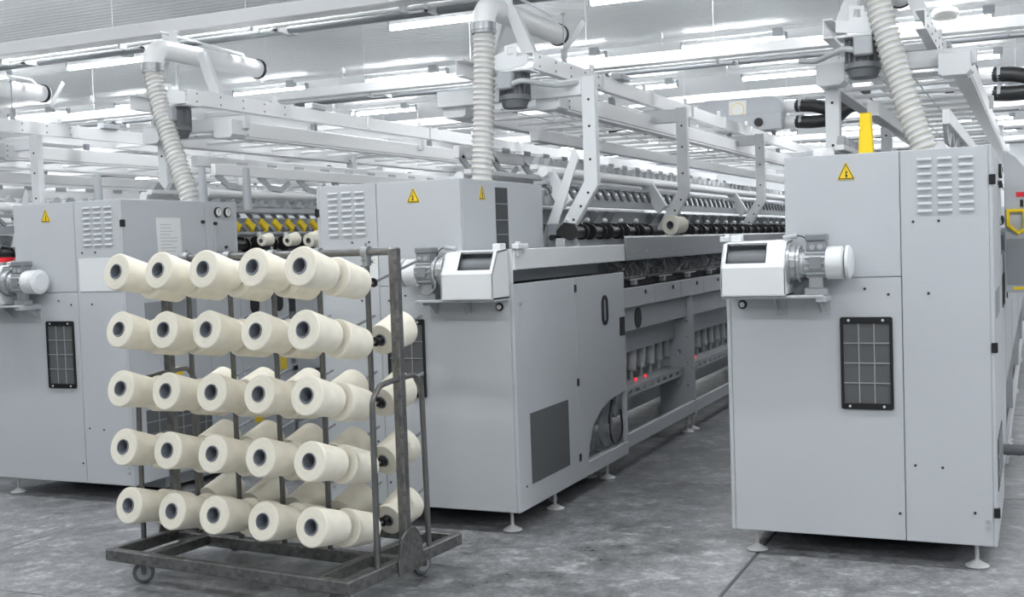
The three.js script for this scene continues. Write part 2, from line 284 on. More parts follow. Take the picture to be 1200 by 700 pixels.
function machine({ s, cx, label, hose, motorX, posts, unitsPlus = 0, unitsMinus = 0, end = -15.6, detail = true, extras }) {
  const T = thing('twisting_machine', label, 'machine', [cx, 0, -5.38], 'yarn twisting machines');
  const Q = g => s < 0 ? mirror(g) : g;
  const part = (n, g, m, p = T) => mesh(n, Q(g), m, p);
  const at = (n, g, m, x, y, z, p = T) => { const o = mesh(n, s < 0 ? (g.userData.mir ||= mirror(g)) : g, m, p); o.position.set(s * x, y, z); return o; };
  const yb = .118, ym = 1.3, yt = 1.855, xp = -.58, xu = .302, xl = .585;
  // --- cabinet
  part('cabinet_frame', J([B(xp + .031, xl - .03, yb + .02, ym - .01, -.035, -.96), B(xp + .05, xl - .03, .56, ym - .01, -.961, -1.715), B(xp + .031, xu - .031, ym - .01, yt - .021, -.035, -1.08)]), M.paint2);
  const door = part('front_door', CB(xp + .016, -.2035, yb, yt, -.03, 0, .003), M.paint);
  for (let c = 0; c < 3; c++) for (let r = 0; r < 8; r++) at('louvre', louvreG, M.paint, [-.334, -.417, -.504][c], 1.811 - r * .0323, 0, door);
  for (const [x, y] of [[-.255, 1.541], [-.361, 1.541], [-.314, 1.225], [-.246, .46], [-.36, .455], [-.49, .262]]) at('screw', screwG, M.dark, x, y, 0, door);
  for (const y of [.226, .195]) at('plug', J([cyl([0, 0, 0], [0, 0, .004], .011, .010, 14)]), M.midgrey, -.542, y, 0, door);
  part('upper_front_panel', CB(-.2005, xu, ym + .0015, yt, -.03, 0, .003), M.paint);
  const lf = part('lower_front_panel', CB(-.2005, xl - .02, yb, ym - .0015, -.03, 0, .003), M.paint);
  for (const [x, y] of [[-.044, 1.309 - .06], [-.145, 1.223], [-.178, .24]]) at('screw', screwG, M.dark, x, y, 0, lf);
  for (const y of [1.71, .986, .267]) part('hinge', CB(-.592, -.566, y - .022, y + .022, -.02, .006, .003), M.black);
  // top
  part('top_panel', J([CB(xp + .032, xu - .032, yt - .02, yt, -1.083, -.032, .003)]), M.paint);
  part('rear_panel', J([B(xp + .031, xu - .031, ym, yt - .002, -1.1, -1.085)]), M.paint2);
  // plain side
  part('side_panel', CB(xp, xp + .0155, yb, yt, -.766, 0, .003), M.paint); part('side_lining', B(xp + .0156, xp + .03, yb + .01, yt - .004, -1.08, -.032), M.paint2);
  part('side_panel', CB(xp, xp + .0155, yb, yt, -1.1, -.77, .003), M.paint);
  part('service_hatch', CB(xp - .006, xp + .01, 1.52, 1.72, -1.06, -.86, .003), M.paint2);
  for (const z of [-.893, -.992]) { const g = part('pressure_gauge', J([cyl([xp, 1.785, z], [xp - .014, 1.785, z], .034, .034, 22)]), M.dark); part('dial', cyl([xp - .014, 1.785, z], [xp - .016, 1.785, z], .027, .027, 22), M.glass, g); part('needle', B(xp - .0175, xp - .016, 1.78, 1.806, z - .002, z + .002), M.black, g); }
  for (const [y, z] of [[1.72, -.735], [1.55, -.96], [1.71, -.86]]) part('knob', cyl([xp, y, z], [xp - .02, y, z], .012, .010, 10), M.dark);
  part('upper_side_grille', B(xp - .003, xp, 1.1, 1.222, -.64, -.16), M.grey);
  const sg = part('side_grille', B(xp - .004, xp, .335, .56, -.74, -.13), M.mesh);
  for (let k = 0; k < 5; k++) part('wire', B(xp - .007, xp - .004, .335, .56, -.24 - k * .11, -.235 - k * .11), M.wire, sg);
  for (const y of [.41, .485]) part('wire', B(xp - .0065, xp - .0035, y - .002, y + .002, -.74, -.13), M.wire, sg);
  // upper cabinet, stepped side
  part('upper_side_panel', CB(xu - .03, xu, 1.479, yt, -1.1, -.031, .003), M.paint);
  const ug = part('upper_side_grille', B(xu, xu + .004, 1.48, 1.82, -.585, -.43), M.meshLight);
  for (const y of [1.56, 1.64, 1.73]) part('wire', B(xu + .004, xu + .007, y - .002, y + .002, -.585, -.43), M.wire, ug);
  // warning signs
  const sign = (ox, oy, plane, d0, dir, k = 1) => {
    const tri = r => [[ox - .039 * r * k, oy - .026 * r], [ox + .039 * r * k, oy - .026 * r], [ox, oy + .052 * r]];
    const w = part('warning_sign', ext(tri(1), plane, d0, d0 + dir * .003), M.yellowSign);
    part('border', ext(tri(.9), plane, d0 + dir * .003, d0 + dir * .0036, 0, [tri(.76)]), M.black, w);
    const bolt = [[.006, .03], [-.010, .004], [-.001, .004], [-.006, -.008], [-.010, -.006], [-.002, -.019], [.004, -.005], [.0, -.007], [.003, .009], [-.004, .009]].map(([a, b]) => [ox + a * k, oy + b]);
    part('bolt_symbol', ext(bolt, plane, d0 + dir * .003, d0 + dir * .0036), M.black, w);
  };
  sign(.027, 1.767, 'xy', 0, 1);
  if (s > 0) sign(-.26, 1.775, 'zy', xu, 1, 1);
  // filter
  {
    const f = part('filter_grille', ext(rrect(-.161, .066, .706, 1.123, .01), 'xy', 0, .012, .002, [rrect(-.148, .053, .735, 1.094, .004)]), M.black);
    part('filter_mesh', B(-.15, .055, .732, 1.096, 0, .004), M.mesh, f);
    for (const x of [-.081, -.014]) part('wire', B(x - .0022, x + .0022, .735, 1.094, .004, .008), M.wire, f);
    for (const y of [.825, .915, 1.005]) part('wire', B(-.148, .053, y - .0022, y + .0022, .004, .0085), M.wire, f);
    for (const [x, y] of [[-.12, 1.108], [.028, 1.108], [-.12, .72], [.028, .72]]) at('screw', screwG, M.paintBright, x, y, .012, f);
  }
  // drive cover on the step side, with its roller window
  {
    const pf = [[0, 1.232], [.185, 1.232], [.19, 1.24], [.19, 1.36], [.125, 1.47], [.0, 1.48]];
    const c = part('drive_cover', J([ext(pf, 'zy', .27, .276), ext(pf, 'zy', .556, .562), B(.27, .562, 1.232, 1.238, 0, .188), CB(.27, .562, 1.235, 1.362, .184, .19, .002),
      ext([[.184, 1.36], [.19, 1.36], [.125, 1.47], [.119, 1.468]], 'zy', .27, .36), ext([[.184, 1.36], [.19, 1.36], [.125, 1.47], [.119, 1.468]], 'zy', .542, .562), ext([[.184, 1.36], [.19, 1.36], [.178, 1.38], [.172, 1.38]], 'zy', .36, .542),
      ext([[.125, 1.47], [.119, 1.464], [0, 1.474], [0, 1.48]], 'zy', .27, .562)]), M.paintBright);
    part('roller', cyl([.3, 1.385, .09], [.54, 1.385, .09], .055, .055, 20), M.motorDark, c);
    part('cover_back', B(.277, .555, 1.24, 1.46, .002, .02), M.paint2, c);
    part('sensor_block', CB(.50, .545, 1.475, 1.51, -.02, .05, .004), M.paintBright, c);
    part('window_rim', J([ext([[.172, 1.38], [.178, 1.38], [.126, 1.468], [.12, 1.466]], 'zy', .3601, .3645)]), M.black, c);
  }
  // shelf, brackets, indicator
  part('motor_shelf', J([CB(.11, .56, 1.218, 1.232, 0, .17, .003), CB(.10, .145, 1.20, 1.226, 0, .165, .003)]), M.paint2);
  for (const x of [.125, .325]) { const b = part('shelf_bracket', J([CB(x - .022, x + .022, 1.135, 1.219, 0, .005, .002), ext([[.004, 1.219], [.1, 1.219], [.004, 1.15]], 'zy', x + .016, x + .021)]), M.paint2); at('screw', screwG, M.midgrey, x, 1.155, .005, b); }
  { const i = part('indicator_button', J([cyl([.508, 1.184, 0], [.508, 1.184, .012], .021, .019, 20)]), M.black); part('lens', cyl([.508, 1.184, .012], [.508, 1.184, .017], .013, .012, 18), M.paintBright, i); }
  // front drive motor
  {
    const y = 1.372, z = .095, c = (x0, x1, r, r1 = r, n = 24) => cyl([x0, y, z], [x1, y, z], r, r1, n);
    const mo = part('drive_motor', J([c(.2, .095, .056, .056), ...Array.from({ length: 16 }, (_, k) => { const a = k / 16 * Math.PI * 2; return turn(B(.1, .19, y + .05, y + .069, z - .0022, z + .0022), 'X', a, [0, y, z]); })]), M.motorLight);
    part('gearbox', J([c(.269, .26, .088), c(.26, .235, .078), c(.235, .215, .074, .068), c(.2255, .2145, .084), c(.214, .2, .066, .06), CB(.228, .256, y - .02, y + .022, z + .06, z + .082, .004)]), M.alu, mo);
    for (let k = 0; k < 6; k++) { const a = k / 6 * Math.PI * 2 + .3; part('bolt', cyl([.232, y + .077 * Math.cos(a), z + .077 * Math.sin(a)], [.208, y + .077 * Math.cos(a), z + .077 * Math.sin(a)], .006, .006, 6), M.zinc, mo); }
    part('fan_cover', J([c(.1, .035, .073), c(.035, .026, .073, .062), c(.1, .104, .073, .066)]), M.paintBright, mo);
    part('fan_hub', c(.03, .018, .05), M.motor, mo);
    part('rain_cap', J([c(.018, .004, .075), c(.004, -.008, .075, .05)]), M.paintBright, mo);
    const tbx = part('terminal_box', J([CB(.105, .185, y + .05, y + .1, z - .04, z + .045, .004), CB(.1, .19, y + .1, y + .13, z - .045, z + .048, .004)]), M.motor, mo);
    for (const x of [.125, .16]) part('gland', J([cyl([x, y + .072, z + .045], [x, y + .072, z + .049], .012, .012, 14)]), M.midgrey, tbx);
    part('name_plate', CB(.118, .17, y - .025, y + .03, z + .062, z + .07, .002), M.motor, mo);
    part('motor_foot', J([CB(.1, .2, 1.2305, 1.262, z - .03, z + .03, .004), B(.12, .18, 1.26, y - .04, z - .02, z + .02)]), M.alu, mo);
    part('sensor', J([cyl([.3, 1.49, .06], [.24, 1.497, .06], .011, .011, 12), cyl([.286, 1.44, .06], [.286, 1.49, .06], .008, .008, 8), cyl([.246, 1.497, .06], [.238, 1.497, .06], .013, .013, 12)]), M.motorLight, mo);
    part('sensor_cable', tube([[.24, 1.497, .06], [.215, 1.493, .06], [.19, 1.47, .06], [.185, 1.445, .06]], .003, 6, 16), M.dark, mo);
    if (s > 0) part('motor_cable', tube([[.19, 1.40, .15], [.23, 1.31, .17], [.19, 1.262, .165], [.15, 1.27, .15]], .006, 8, 20), M.motor, mo);
  }
  // step-side ledge and beam
  part('ledge_beam', J([CB(xl - .02, xl, 1.371, 1.478, -1.77, -.03, .003), B(xu - .02, xl - .005, 1.462, 1.478, -1.77, -.03), B(xu, xl - .01, 1.3, 1.478, -.03, -.02)]), M.paintBright);
  part('beam_box', J([CB(xl - .005, xl + .012, 1.44, 1.515, -.09, -.05, .003), CB(xl - .01, xl + .03, 1.478, 1.505, -.15, -.02, .004)]), M.paintBright);
  part('ledge_interior', B(xu, xl - .16, 1.3, 1.462, -1.7, -.04), M.midgrey);
  // step-side doors
  const d1 = part('side_door', CB(xl - .0185, xl, yb, ym - .002, -.862, 0, .003), M.paint);
  part('door_vent', B(xl, xl + .002, .238, .612, -.704, -.162), M.mesh, d1);
  part('door_latch', cyl([xl, 1.20, -.08], [xl + .012, 1.20, -.08], .011, .011, 10), M.midgrey, d1);
  at('screw', screwG, M.dark, 0, 0, 0, d1).position.set(s * xl, .24, -.09);
  const arch = [[-.866, yb], [-.99, yb], [-1.0, .2], [-1.04, .31], [-1.12, .41], [-1.25, .475], [-1.42, .515], [-1.70, .535], [-1.742, .535], [-1.742, ym - .002], [-.866, ym - .002]];
  const d2 = part('side_door', ext(arch, 'zy', xl - .026, xl, .002), M.paint);
  { const h = part('recessed_handle', ext(rrect(-1.415, -1.305, .985, 1.172, .052), 'zy', xl, xl + .006, .002, [rrect(-1.385, -1.335, 1.01, 1.147, .024)]), M.black, d2); part('handle_cup', B(xl, xl + .002, 1.0, 1.157, -1.4, -1.32), M.grey, h); }
  part('door_lock', CB(xl, xl + .005, .895, 1.015, -1.725, -1.635, .003), M.black, d2);
  for (const y of [1.235, .69, .25]) part('door_hinge', CB(xl - .01, xl + .005, y - .022, y + .022, -.885, -.855, .002), M.black);
  part('base_sill', J([CB(xl - .04, xl, yb, .2, -1.74, -1.0, .003), B(xl - .4, xl - .02, yb, .135, -1.74, -1.0), CB(xl - .03, xl, .2, .535, -1.742, -1.715, .003)]), M.paint);
  part('drive_housing', J([B(xp + .03, .36, .136, .559, -1.72, -.962), B(.361, .545, .136, .55, -.985, -.962), CB(.42, .45, .3, .5, -1.3, -1.1, .004)]), M.paint2);
  part('belt_pulley', J([cyl([xl - .05, .33, -1.42], [xl - .03, .33, -1.42], .11, .11, 26), cyl([xl - .03, .33, -1.42], [xl - .01, .33, -1.42], .035, .035, 16), cyl([xl - .05, .42, -1.6], [xl - .03, .42, -1.6], .045, .045, 18)]), M.motor);
  part('pulley_cable', tube([[xl - .02, .5, -1.5], [xl - .012, .4, -1.42], [xl - .01, .27, -1.44], [xl - .01, .22, -1.54], [xl - .01, .28, -1.65], [xl - .02, .42, -1.66]], .007, 6, 30), M.black);
  // feet
  for (const [x, z] of [[.49, -.1], [-.49, -.1], [.52, -.62], [.52, -1.5], [.4, -1.5], [-.49, -1.5]]) { const g = at('levelling_foot', footG, M.foot, x, 0, z); void g; }
  part('drain_pipe', tube([[.42, .12, -.78], [.42, .07, -.78], [.45, .05, -.72], [.5, .05, -.66]], .022, 10, 16), M.structWhite);
  part('light_block', J([B(-.5, .42, .03, .135, -1.68, -.36), B(-.1, .1, 0, .06, -.9, -.8)]), M.paint2);  // box added under the cabinet to block light coming through from behind

  // --- bench along the machine
  const zs = -1.745, SP = posts[1] - posts[0];
  for (const x of [xl, -xl]) {
    const i = x - Math.sign(x) * .03;
    part('base_rail', CB(i, x, .152, .245, end, zs, .004), M.paint);
    const sl = []; for (let z = zs - .1; z > -7; z -= .16) sl.push([[z - .09, .462], [z, .462], [z, .487], [z - .09, .487]]);
    const a = x * .86, b = a - Math.sign(x) * .006;
    part('spindle_rail', J([ext([[end, .445], [zs, .445], [zs, .5], [end, .5]], 'zy', a, b, 0, sl), B(x * .6, x * .86, .5, .51, end, zs)]), M.midgrey);
    part('recess_panel', B(x * .9, x * .915, .9, 1.06, end, zs), M.midgrey);
    part('inner_panel', B(x * .72, x * .735, .73, .9, end, zs), M.paint2);
  }
  part('rail_cap', B(-.12, .12, .95, 1.2, end, zs), M.paint2);
  part('centre_duct', B(-.2, .2, .22, .42, end, zs), M.paint2);
  const plus = Math.max(unitsPlus, 6), zEnd = zs - plus * .165;
  // slots of the spindle rail, LEDs, pots
  for (let z = zs - .1, k = 0; z > zEnd && z > -9; z -= .22, k++) {
    at('spindle_pot', spindleG, M.spindle, .36, .57, z); if (k % 2 === 0) at('spindle_pot', spindleG, M.spindle, -.36, .57, z);
    if (k === 2 || k === 3 || k === 9) part('signal_led', cyl([.46, .535, z], [.47, .535, z], .014, .010, 10), M.led);
  }
  for (let z = zs - .03, k = 0; z > Math.max(end, -10); z -= .66, k++) {
    const c = part('cover_panel', CB(xl - .03, xl - .012, 1.06, 1.19, z - .654, z, .003), M.paint2);
    part('panel_latch', J([cyl([xl - .012, 1.15, z - .45], [xl - .006, 1.15, z - .45], .016, .014, 12)]), M.black, c);
    if (k % 2 === 0) part('recessed_handle', ext(rrect(z - .45, z - .31, .905, 1.045, .06), 'zy', xl * .915, xl * .915 + .006, .002), M.black);
    part('thread_bracket', J([CB(xl - .1, xl - .03, 1.2, 1.24, z - .34, z - .30, .004), B(xl - .12, xl - .03, 1.235, 1.245, z - .5, z - .2)]), M.midgrey);
  }
  part('thread_rail', J([CB(xl - .12, xl - .07, 1.195, 1.235, end, zs, .004), cyl([xl - .05, 1.25, zs], [xl - .05, 1.25, end], .012, .012, 8)]), M.dark);
  part('tension_rail', B(.12, .36, 1.19, 1.36, end, zs), M.grey);
  if (detail && s > 0) {
    const w = []; for (let k = 0; k < 150; k++) { const z = zs - .02 - k * .045, x = xl - rr(.03, .14); w.push(tube([[x, 1.235, z], [x + rr(-.03, .03), rr(1.27, 1.3), z + rr(-.04, .04)], [x + rr(-.03, .04), rr(1.31, 1.34), z + rr(-.1, .1)], [x + rr(-.06, .0), 1.37, z + rr(-.14, .14)]], .0035, 5, 8)); }
    const o = part('thread_guide_wires', J(w), M.zinc); o.userData.kind = 'stuff';
  }
  // trough along the ledge
  part('trough', J([ext([[xl - .005, 1.372], [xl, 1.372], [xl, 1.52], [xl - .012, 1.532], [xl - .012, 1.52]], 'xy', end, zs - .06), B(xl - .1, xl - .005, 1.372, 1.38, end, zs - .06)]), M.trough);
  for (let z = zs - .2; z > -8; z -= .31) part('rivet', cyl([xl, 1.43, z], [xl + .003, 1.43, z], .005, .004, 8), M.paintBright);
  part('trough_lip', J([B(xl, xl + .002, 1.398, 1.402, end, zs - .06)]), M.midgrey);
  part('trough_floor', J([B(.3, xl - .01, 1.462, 1.478, end, zs - .03), CB(.36, .42, 1.478, 1.53, end, -1.14, .004)]), M.paint2);
  part('trough_floor', J([B(-xl + .01, -.3, 1.462, 1.478, end, -1.14), CB(-.42, -.36, 1.478, 1.53, end, -1.14, .004)]), M.paint2);
  part('side_trough', J([CB(-xl, -xl + .02, 1.372, 1.5, end, zs - .03, .003)]), M.paint2);
  for (const z of [-1.105, -1.387]) { const c = part('cover_panel', CB(-.581, -.562, .25, 1.36, z - .279, z, .003), M.paint); part('recessed_handle', ext(rrect(z - .20, z - .10, 1.08, 1.26, .048), 'zy', -.586, -.581, .001), M.black, c); }
  for (let k = 0; k < 14; k++) { const z = zs - .02 - k * .7; if (z < end + .7) break; const c = part('cover_panel', CB(-xl + .004, -xl + .022, .62, 1.36, z - .694, z, .003), M.paint2); part('recessed_handle', ext(rrect(z - .42, z - .35, 1.08, 1.26, .034), 'zy', -xl - .002, -xl + .004, .001), M.black, c); }
  // cross frames with feet at each post line
  const frames = []; for (let z = -3.37; z > end; z -= 2.75) frames.push(z);
  for (const z of frames) {
    const pl = (q) => [[q * xl, .13], [q * xl, 1.0], [q * (xl - .02), 1.09], [q * .16, 1.09], [q * .17, .98], [q * .25, .92], [q * .3, .82], [q * .31, .7], [q * .3, .13]];
    for (const q of [1, -1]) {
      const f = part('cross_frame', ext(q > 0 ? pl(1) : pl(-1).reverse(), 'xy', z - .02, z, .002, [.62, .38].map(y => Array.from({ length: 12 }, (_, k) => [q * .46 + .018 * Math.cos(k * Math.PI / 6), y + .018 * Math.sin(k * Math.PI / 6)]))), M.paint2);
      for (const [x, y, r] of [[.53, .86, .012], [.53, .74, .007], [.53, .54, .007], [.41, .7, .007], [.53, .36, .012]]) part('bolt', cyl([q * x, y, z], [q * x, y, z + .005], r, r, 10), M.zinc, f);
      part('junction_box', CB(q * .33, q * .43, .97, 1.07, z, z + .06, .006), M.paint2, f);
      at('levelling_foot', footG, M.foot, q * .53, 0, z + .05); at('levelling_foot', footG, M.foot, q * .53, 0, z - .1);
    }
  }
  part('end_cabinet', J([CB(-xl, xl, .118, 1.855, end - .9, end, .006)]), M.paint);

  // --- winding positions above the ledge
  for (const q of [1, -1]) {
    const n = q > 0 ? unitsPlus : unitsMinus; if (!n) continue;
    const z0 = -1.16, z1 = z0 - n * .165;
    part('creel_tube', cyl([q * .285, 1.94, z0], [q * .285, 1.94, z1], .032, .032, 16), M.structWhite);
    part('fin_rail', J([CB(q * .25, q * .20, 1.955, 1.985, z0, z1, .003)]), M.structWhite);
    part('guide_rail', J([q > 0 ? CB(q * .30, q * .22, 1.86, 1.885, z0, z1, .003) : CB(-.34, -.22, 1.80, 1.835, z0, z1, .003), q > 0 ? CB(q * .30, q * .27, 1.735, 1.79, z0, z1, .003) : CB(-.34, -.28, 1.64, 1.662, z0, z1, .003), CB(q * .18, q * .16, 1.62, 1.72, z0, z1, .003)]), M.midgrey);
    part('drum_shaft', cyl([q * .40, 1.555, z0], [q * .40, 1.555, z1], .02, .02, 10), M.dark);
    part('drum_bed', CB(q * .30, q * .36, 1.478, 1.62, z0, z1, .004), M.grey);
    for (let k = 0; k < n; k++) {
      const z = z0 - .08 - k * .165;
      at('guide_fin', finG, M.midgrey, q < 0 ? -.30 : .225, q < 0 ? 1.845 : 1.985, z);
      const g = at('thread_guide', q < 0 ? yellowGuideG : guideG, q < 0 ? M.yellow : M.grey, q * .30, 1.825, z); if (q < 0) { g.position.y = 1.712; g.position.x = s * -.335; at('thread_guide', guideG, M.grey, -.33, 1.705, z - .08); }
      if (k % 2 === 0 && !(s > 0 && q > 0 && detail && Math.abs(z + 3.12) < .24)) {
        const c = at('package_cradle', cradleG, M.black, q * .46, 1.565, z); if (q < 0) c.rotation.y = Math.PI; at('knob', knobG, M.paintBright, -.05, .075, 0, c);
        const h = part('cradle_holder', J([cyl([q * .16, 1.66, z - .06], [q * .16, 1.66, z + .06], .03, .03, 10), ext([[q * .14, 1.62], [q * .2, 1.62], [q * .25, 1.70], [q * .2, 1.72]].sort(() => 0), 'xy', z - .01, z + .01)]), M.grey); void h;
      }
      if (q < 0 && k % 3 === 1) part('swing_arm', ext([[.0, 0], [.1, .06], [.22, .07], [.3, .03], [.31, .05], [.22, .1], [.09, .09], [-.02, .03]].map(([a, b]) => [z + .15 - a * 1.2, 2.09 - b * 1.3]), 'zy', q * .30, q * .32), M.paint2);
    }
  }
  // --- posts and overhead frame
  for (const [pi, z] of posts.entries()) {
    if (s > 0) {
      const w = .042;
      part('bent_post', J([
        ext([[.285, 1.478], [.375, 1.478], [.61, 1.84], [.61, 2.5], [.525, 2.5], [.525, 1.87]], 'xy', z - .03, z + .03, .004),
        CB(-.46, .5245, 2.39, 2.49, z - .028, z + .028, .004)]), M.paintBright);
      part('brace', ext([[.36, 1.70], [.43, 1.76], [.31, 1.96], [.25, 1.96], [.23, 1.92]], 'xy', z - .022, z + .022, .003), M.paintBright);
      part('post_foot', ext([[.29, 1.478], [.46, 1.478], [.40, 1.60], [.34, 1.62]], 'xy', z - .045, z - .033, .002), M.paintBright);
      if (pi === 0) part('brace', ext([[.22, 1.478], [.30, 1.478], [.50, 2.02], [.47, 2.08]], 'xy', z + .03, z + .045, .002), M.paintBright);
      for (const [x, y] of [[.57, 2.36], [.57, 2.2], [.57, 2.0], [.55, 1.8], [.5, 1.72], [.45, 1.64]]) part('bolt', cyl([x, y, z + .03], [x, y, z + .034], .008, .008, 8), M.dark);
      void w;
    } else {
      part('portal_post', CB(.255, .335, 1.478, 2.5, z - .03, z + .03, .004), M.paintBright);
      part('portal_arm', CB(-.47, .2545, 2.39, 2.485, z - .028, z + .028, .004), M.paintBright);
      for (const y of [2.34, 2.24, 2.0]) part('bolt', cyl([.295, y, z + .03], [.295, y, z + .034], .008, .008, 8), M.dark);
    }
  }
  const zb = -1.27;
  for (const [x0, x1] of [[-.44, -.28], [.21, .36]]) {
    part('conveyor_beam', J([CB(x0 < 0 ? x0 : x1 - .05, x0 < 0 ? x0 + .05 : x1, 2.335, 2.445, end, zb - .161, .006), B(x0 < 0 ? x0 + .006 : x1 - .09, x0 < 0 ? x0 + .09 : x1 - .006, 2.322, 2.334, end, zb - .161)]), M.structWhite);
    part('end_cap', ext([[x0 - .002, 2.345], [x0 + .02, 2.322], [x1 - .02, 2.322], [x1 + .002, 2.335], [x1 + .002, 2.448], [x0 - .002, 2.448]], 'xy', zb - .16, zb, .004), M.paintBright);
    for (const y of [2.35, 2.39, 2.43]) part('bolt', cyl([x0 < 0 ? x0 : x1, y, zb - .18], [x0 < 0 ? x0 - .006 : x1 + .006, y, zb - .18], .007, .007, 8), M.midgrey);
  }
  for (let k = 0; k < 5; k++) for (const x of [-.415, .335]) part('beam_clip', CB(x - .02, x + .02, 2.43, 2.50, -2.35 - k * 1.9, -2.31 - k * 1.9, .003), M.grey);
  for (let z = zb - .25; z > Math.max(end, -9); z -= .42) part('rung', cyl([-.39, 2.37, z], [.31, 2.37, z], .014, .014, 8), M.structWhite);
  for (const x of [-.12, .05]) part('tray_wire', cyl([x, 2.375, zb - .2], [x, 2.375, end], .004, .004, 6), M.midgrey);
  part('slotted_rail', J([CB(-.34, -.30, 2.06, 2.14, end, -1.2, .003)]), M.structWhite);
  for (let z = -1.5; z > Math.max(end, -8); z -= .36) part('rail_tab', B(-.30, -.296, 2.13, 2.165, z - .12, z), M.midgrey);
  part('lower_rail', J([CB(.06, .12, 2.16, 2.24, end, -1.5, .004)]), M.structWhite);
  // channels
  for (const x of [-.235, .285]) {
    const q = Math.sign(x);
    part('track_channel', J([CB(x - .004, x + .004, 2.55, 2.655, end, -1.07, .002), B(x, x - q * .05, 2.647, 2.655, end, -1.07), B(x, x - q * .05, 2.55, 2.558, end, -1.07)]), M.structWhite);
    for (let z = -1.16, k = 0; k < 5; k++, z -= .26) for (const y of [2.575, 2.63]) part('bolt', cyl([x + q * .004, y, z], [x + q * .009, y, z], .008, .008, 8), M.midgrey);
    for (let k = 0; k < 5; k++) { part('clip', CB(x - .012, x + .012, 2.655, 2.70, -2.1 - k * 1.15, -2.06 - k * 1.15, .003), M.structWhite); part('strap', B(x + q * .004, x + q * .02, 2.56, 2.66, -2.3 - k * 1.15, -2.27 - k * 1.15), M.structWhite); }
    part('control_box', CB(x - .03, x + .05, 2.655, 2.70, -2.75, -2.55, .006), M.paint2);
  }
  for (let z = -1.9; z > end; z -= 1.4) part('channel_tie', CB(-.235, .285, 2.56, 2.6, z - .02, z + .02, .003), M.structWhite);
  // suction pipe with elbow, clamp, supports
  const PY = 2.95;
  part('suction_pipe', J([cyl([0, PY, -1.16], [0, PY, -2.22], .07, .07, 26), tube([[0, PY, -1.2], [0, PY, -1.13], [0, PY - .012, -1.07], [0, PY - .045, -1.025], [0, PY - .09, -1.005], [0, PY - .13, -1.0]], .07, 22, 24)]), M.structWhite);
  part('pipe_clamp', J([cyl([0, PY, -2.19], [0, PY, -2.215], .077, .077, 26)]), M.black);
  part('pipe_end_cover', J([cyl([0, PY, -2.22], [0, PY, -2.235], .066, .066, 24), ext([[-.0, PY - .1], [.035, PY - .11], [.19, PY + .07], [.16, PY + .10]], 'xy', -2.27, -2.255, .002)]), M.structWhite);
  part('control_rod', J([cyl([.03, PY + .13, -1.12], [.03, PY + .1, -2.05], .009, .009, 8), cyl([.03, PY + .1, -2.05], [.03, PY + .05, -2.12], .009, .009, 8)]), M.structWhite);
  part('pipe_bracket', J([CB(-.03, .09, PY + .02, PY + .15, -1.24, -1.21, .003)]), M.paintBright);
  for (const q of [-1, 1]) part('support_leg', ext([[q * .20 - .045, 2.655], [q * .20 + .045, 2.655], [q * .075 + .035, PY + .02], [q * .075 - .035, PY + .02]], 'xy', -1.26 - (q > 0 ? 0 : .2), -1.21 - (q > 0 ? 0 : .2), .003), M.paintBright);
  // hose
  {
    const cv = new THREE.CatmullRomCurve3([V(0, PY - .12, -1.0), V(hose[0] * .1, PY - .3, -.99), V(hose[0] * .42, PY - .6, -.965), V(hose[0] * .78, PY - .88, -.935), V(hose[0] * .97, 1.93, hose[1]), V(hose[0] * 1.04, 1.84, hose[1])]);
    const Lh = cv.getLength(), NS = Math.round(Lh / .0055), NR = 22, fr = cv.computeFrenetFrames(NS), P = [], I = [];
    for (let i = 0; i <= NS; i++) { const p = cv.getPointAt(i / NS), r0 = .059; for (let j = 0; j <= NR; j++) { const a = j / NR * Math.PI * 2, r = r0 + .0085 * Math.pow(.5 + .5 * Math.cos(i / NS * Lh / .032 * Math.PI * 2 + a), 2); const n = fr.normals[i].clone().multiplyScalar(Math.cos(a) * r).add(fr.binormals[i].clone().multiplyScalar(Math.sin(a) * r)); P.push(p.x + n.x, p.y + n.y, p.z + n.z); } }
    for (let i = 0; i < NS; i++) for (let j = 0; j < NR; j++) { const a = i * (NR + 1) + j, b = a + NR + 1; I.push(a, b, a + 1, b, b + 1, a + 1); }
    const g = new THREE.BufferGeometry(); g.setAttribute('position', new THREE.Float32BufferAttribute(P, 3)); g.setIndex(I); g.computeVertexNormals();
    const h = part('suction_hose', clean(g), M.hose);
    const W = []; const turns = Lh / .032, NW = Math.round(turns * 14);
    for (let i = 0; i <= NW; i++) { const t = i / NW, k = Math.min(NS, Math.round(t * NS)), p = cv.getPointAt(t), a = -t * turns * Math.PI * 2, r = .0684; W.push(p.clone().add(fr.normals[k].clone().multiplyScalar(Math.cos(a) * r)).add(fr.binormals[k].clone().multiplyScalar(Math.sin(a) * r))); }
    part('spiral_wire', clean(new THREE.TubeGeometry(new THREE.CatmullRomCurve3(W), NW, .0026, 6, false)), M.hoseWire, h);
    part('hose_cuff', J([cyl([0, PY - .11, -1.0], [0, PY - .175, -.998], .0735, .0735, 24, true), cyl([0, PY - .15, -.999], [0, PY - .16, -.998], .078, .078, 24)]), M.zinc, h);
    part('hose_collar', cyl([hose[0], 1.853, hose[1]], [hose[0], 1.875, hose[1]], .076, .074, 24), M.paintBright, h);
  }
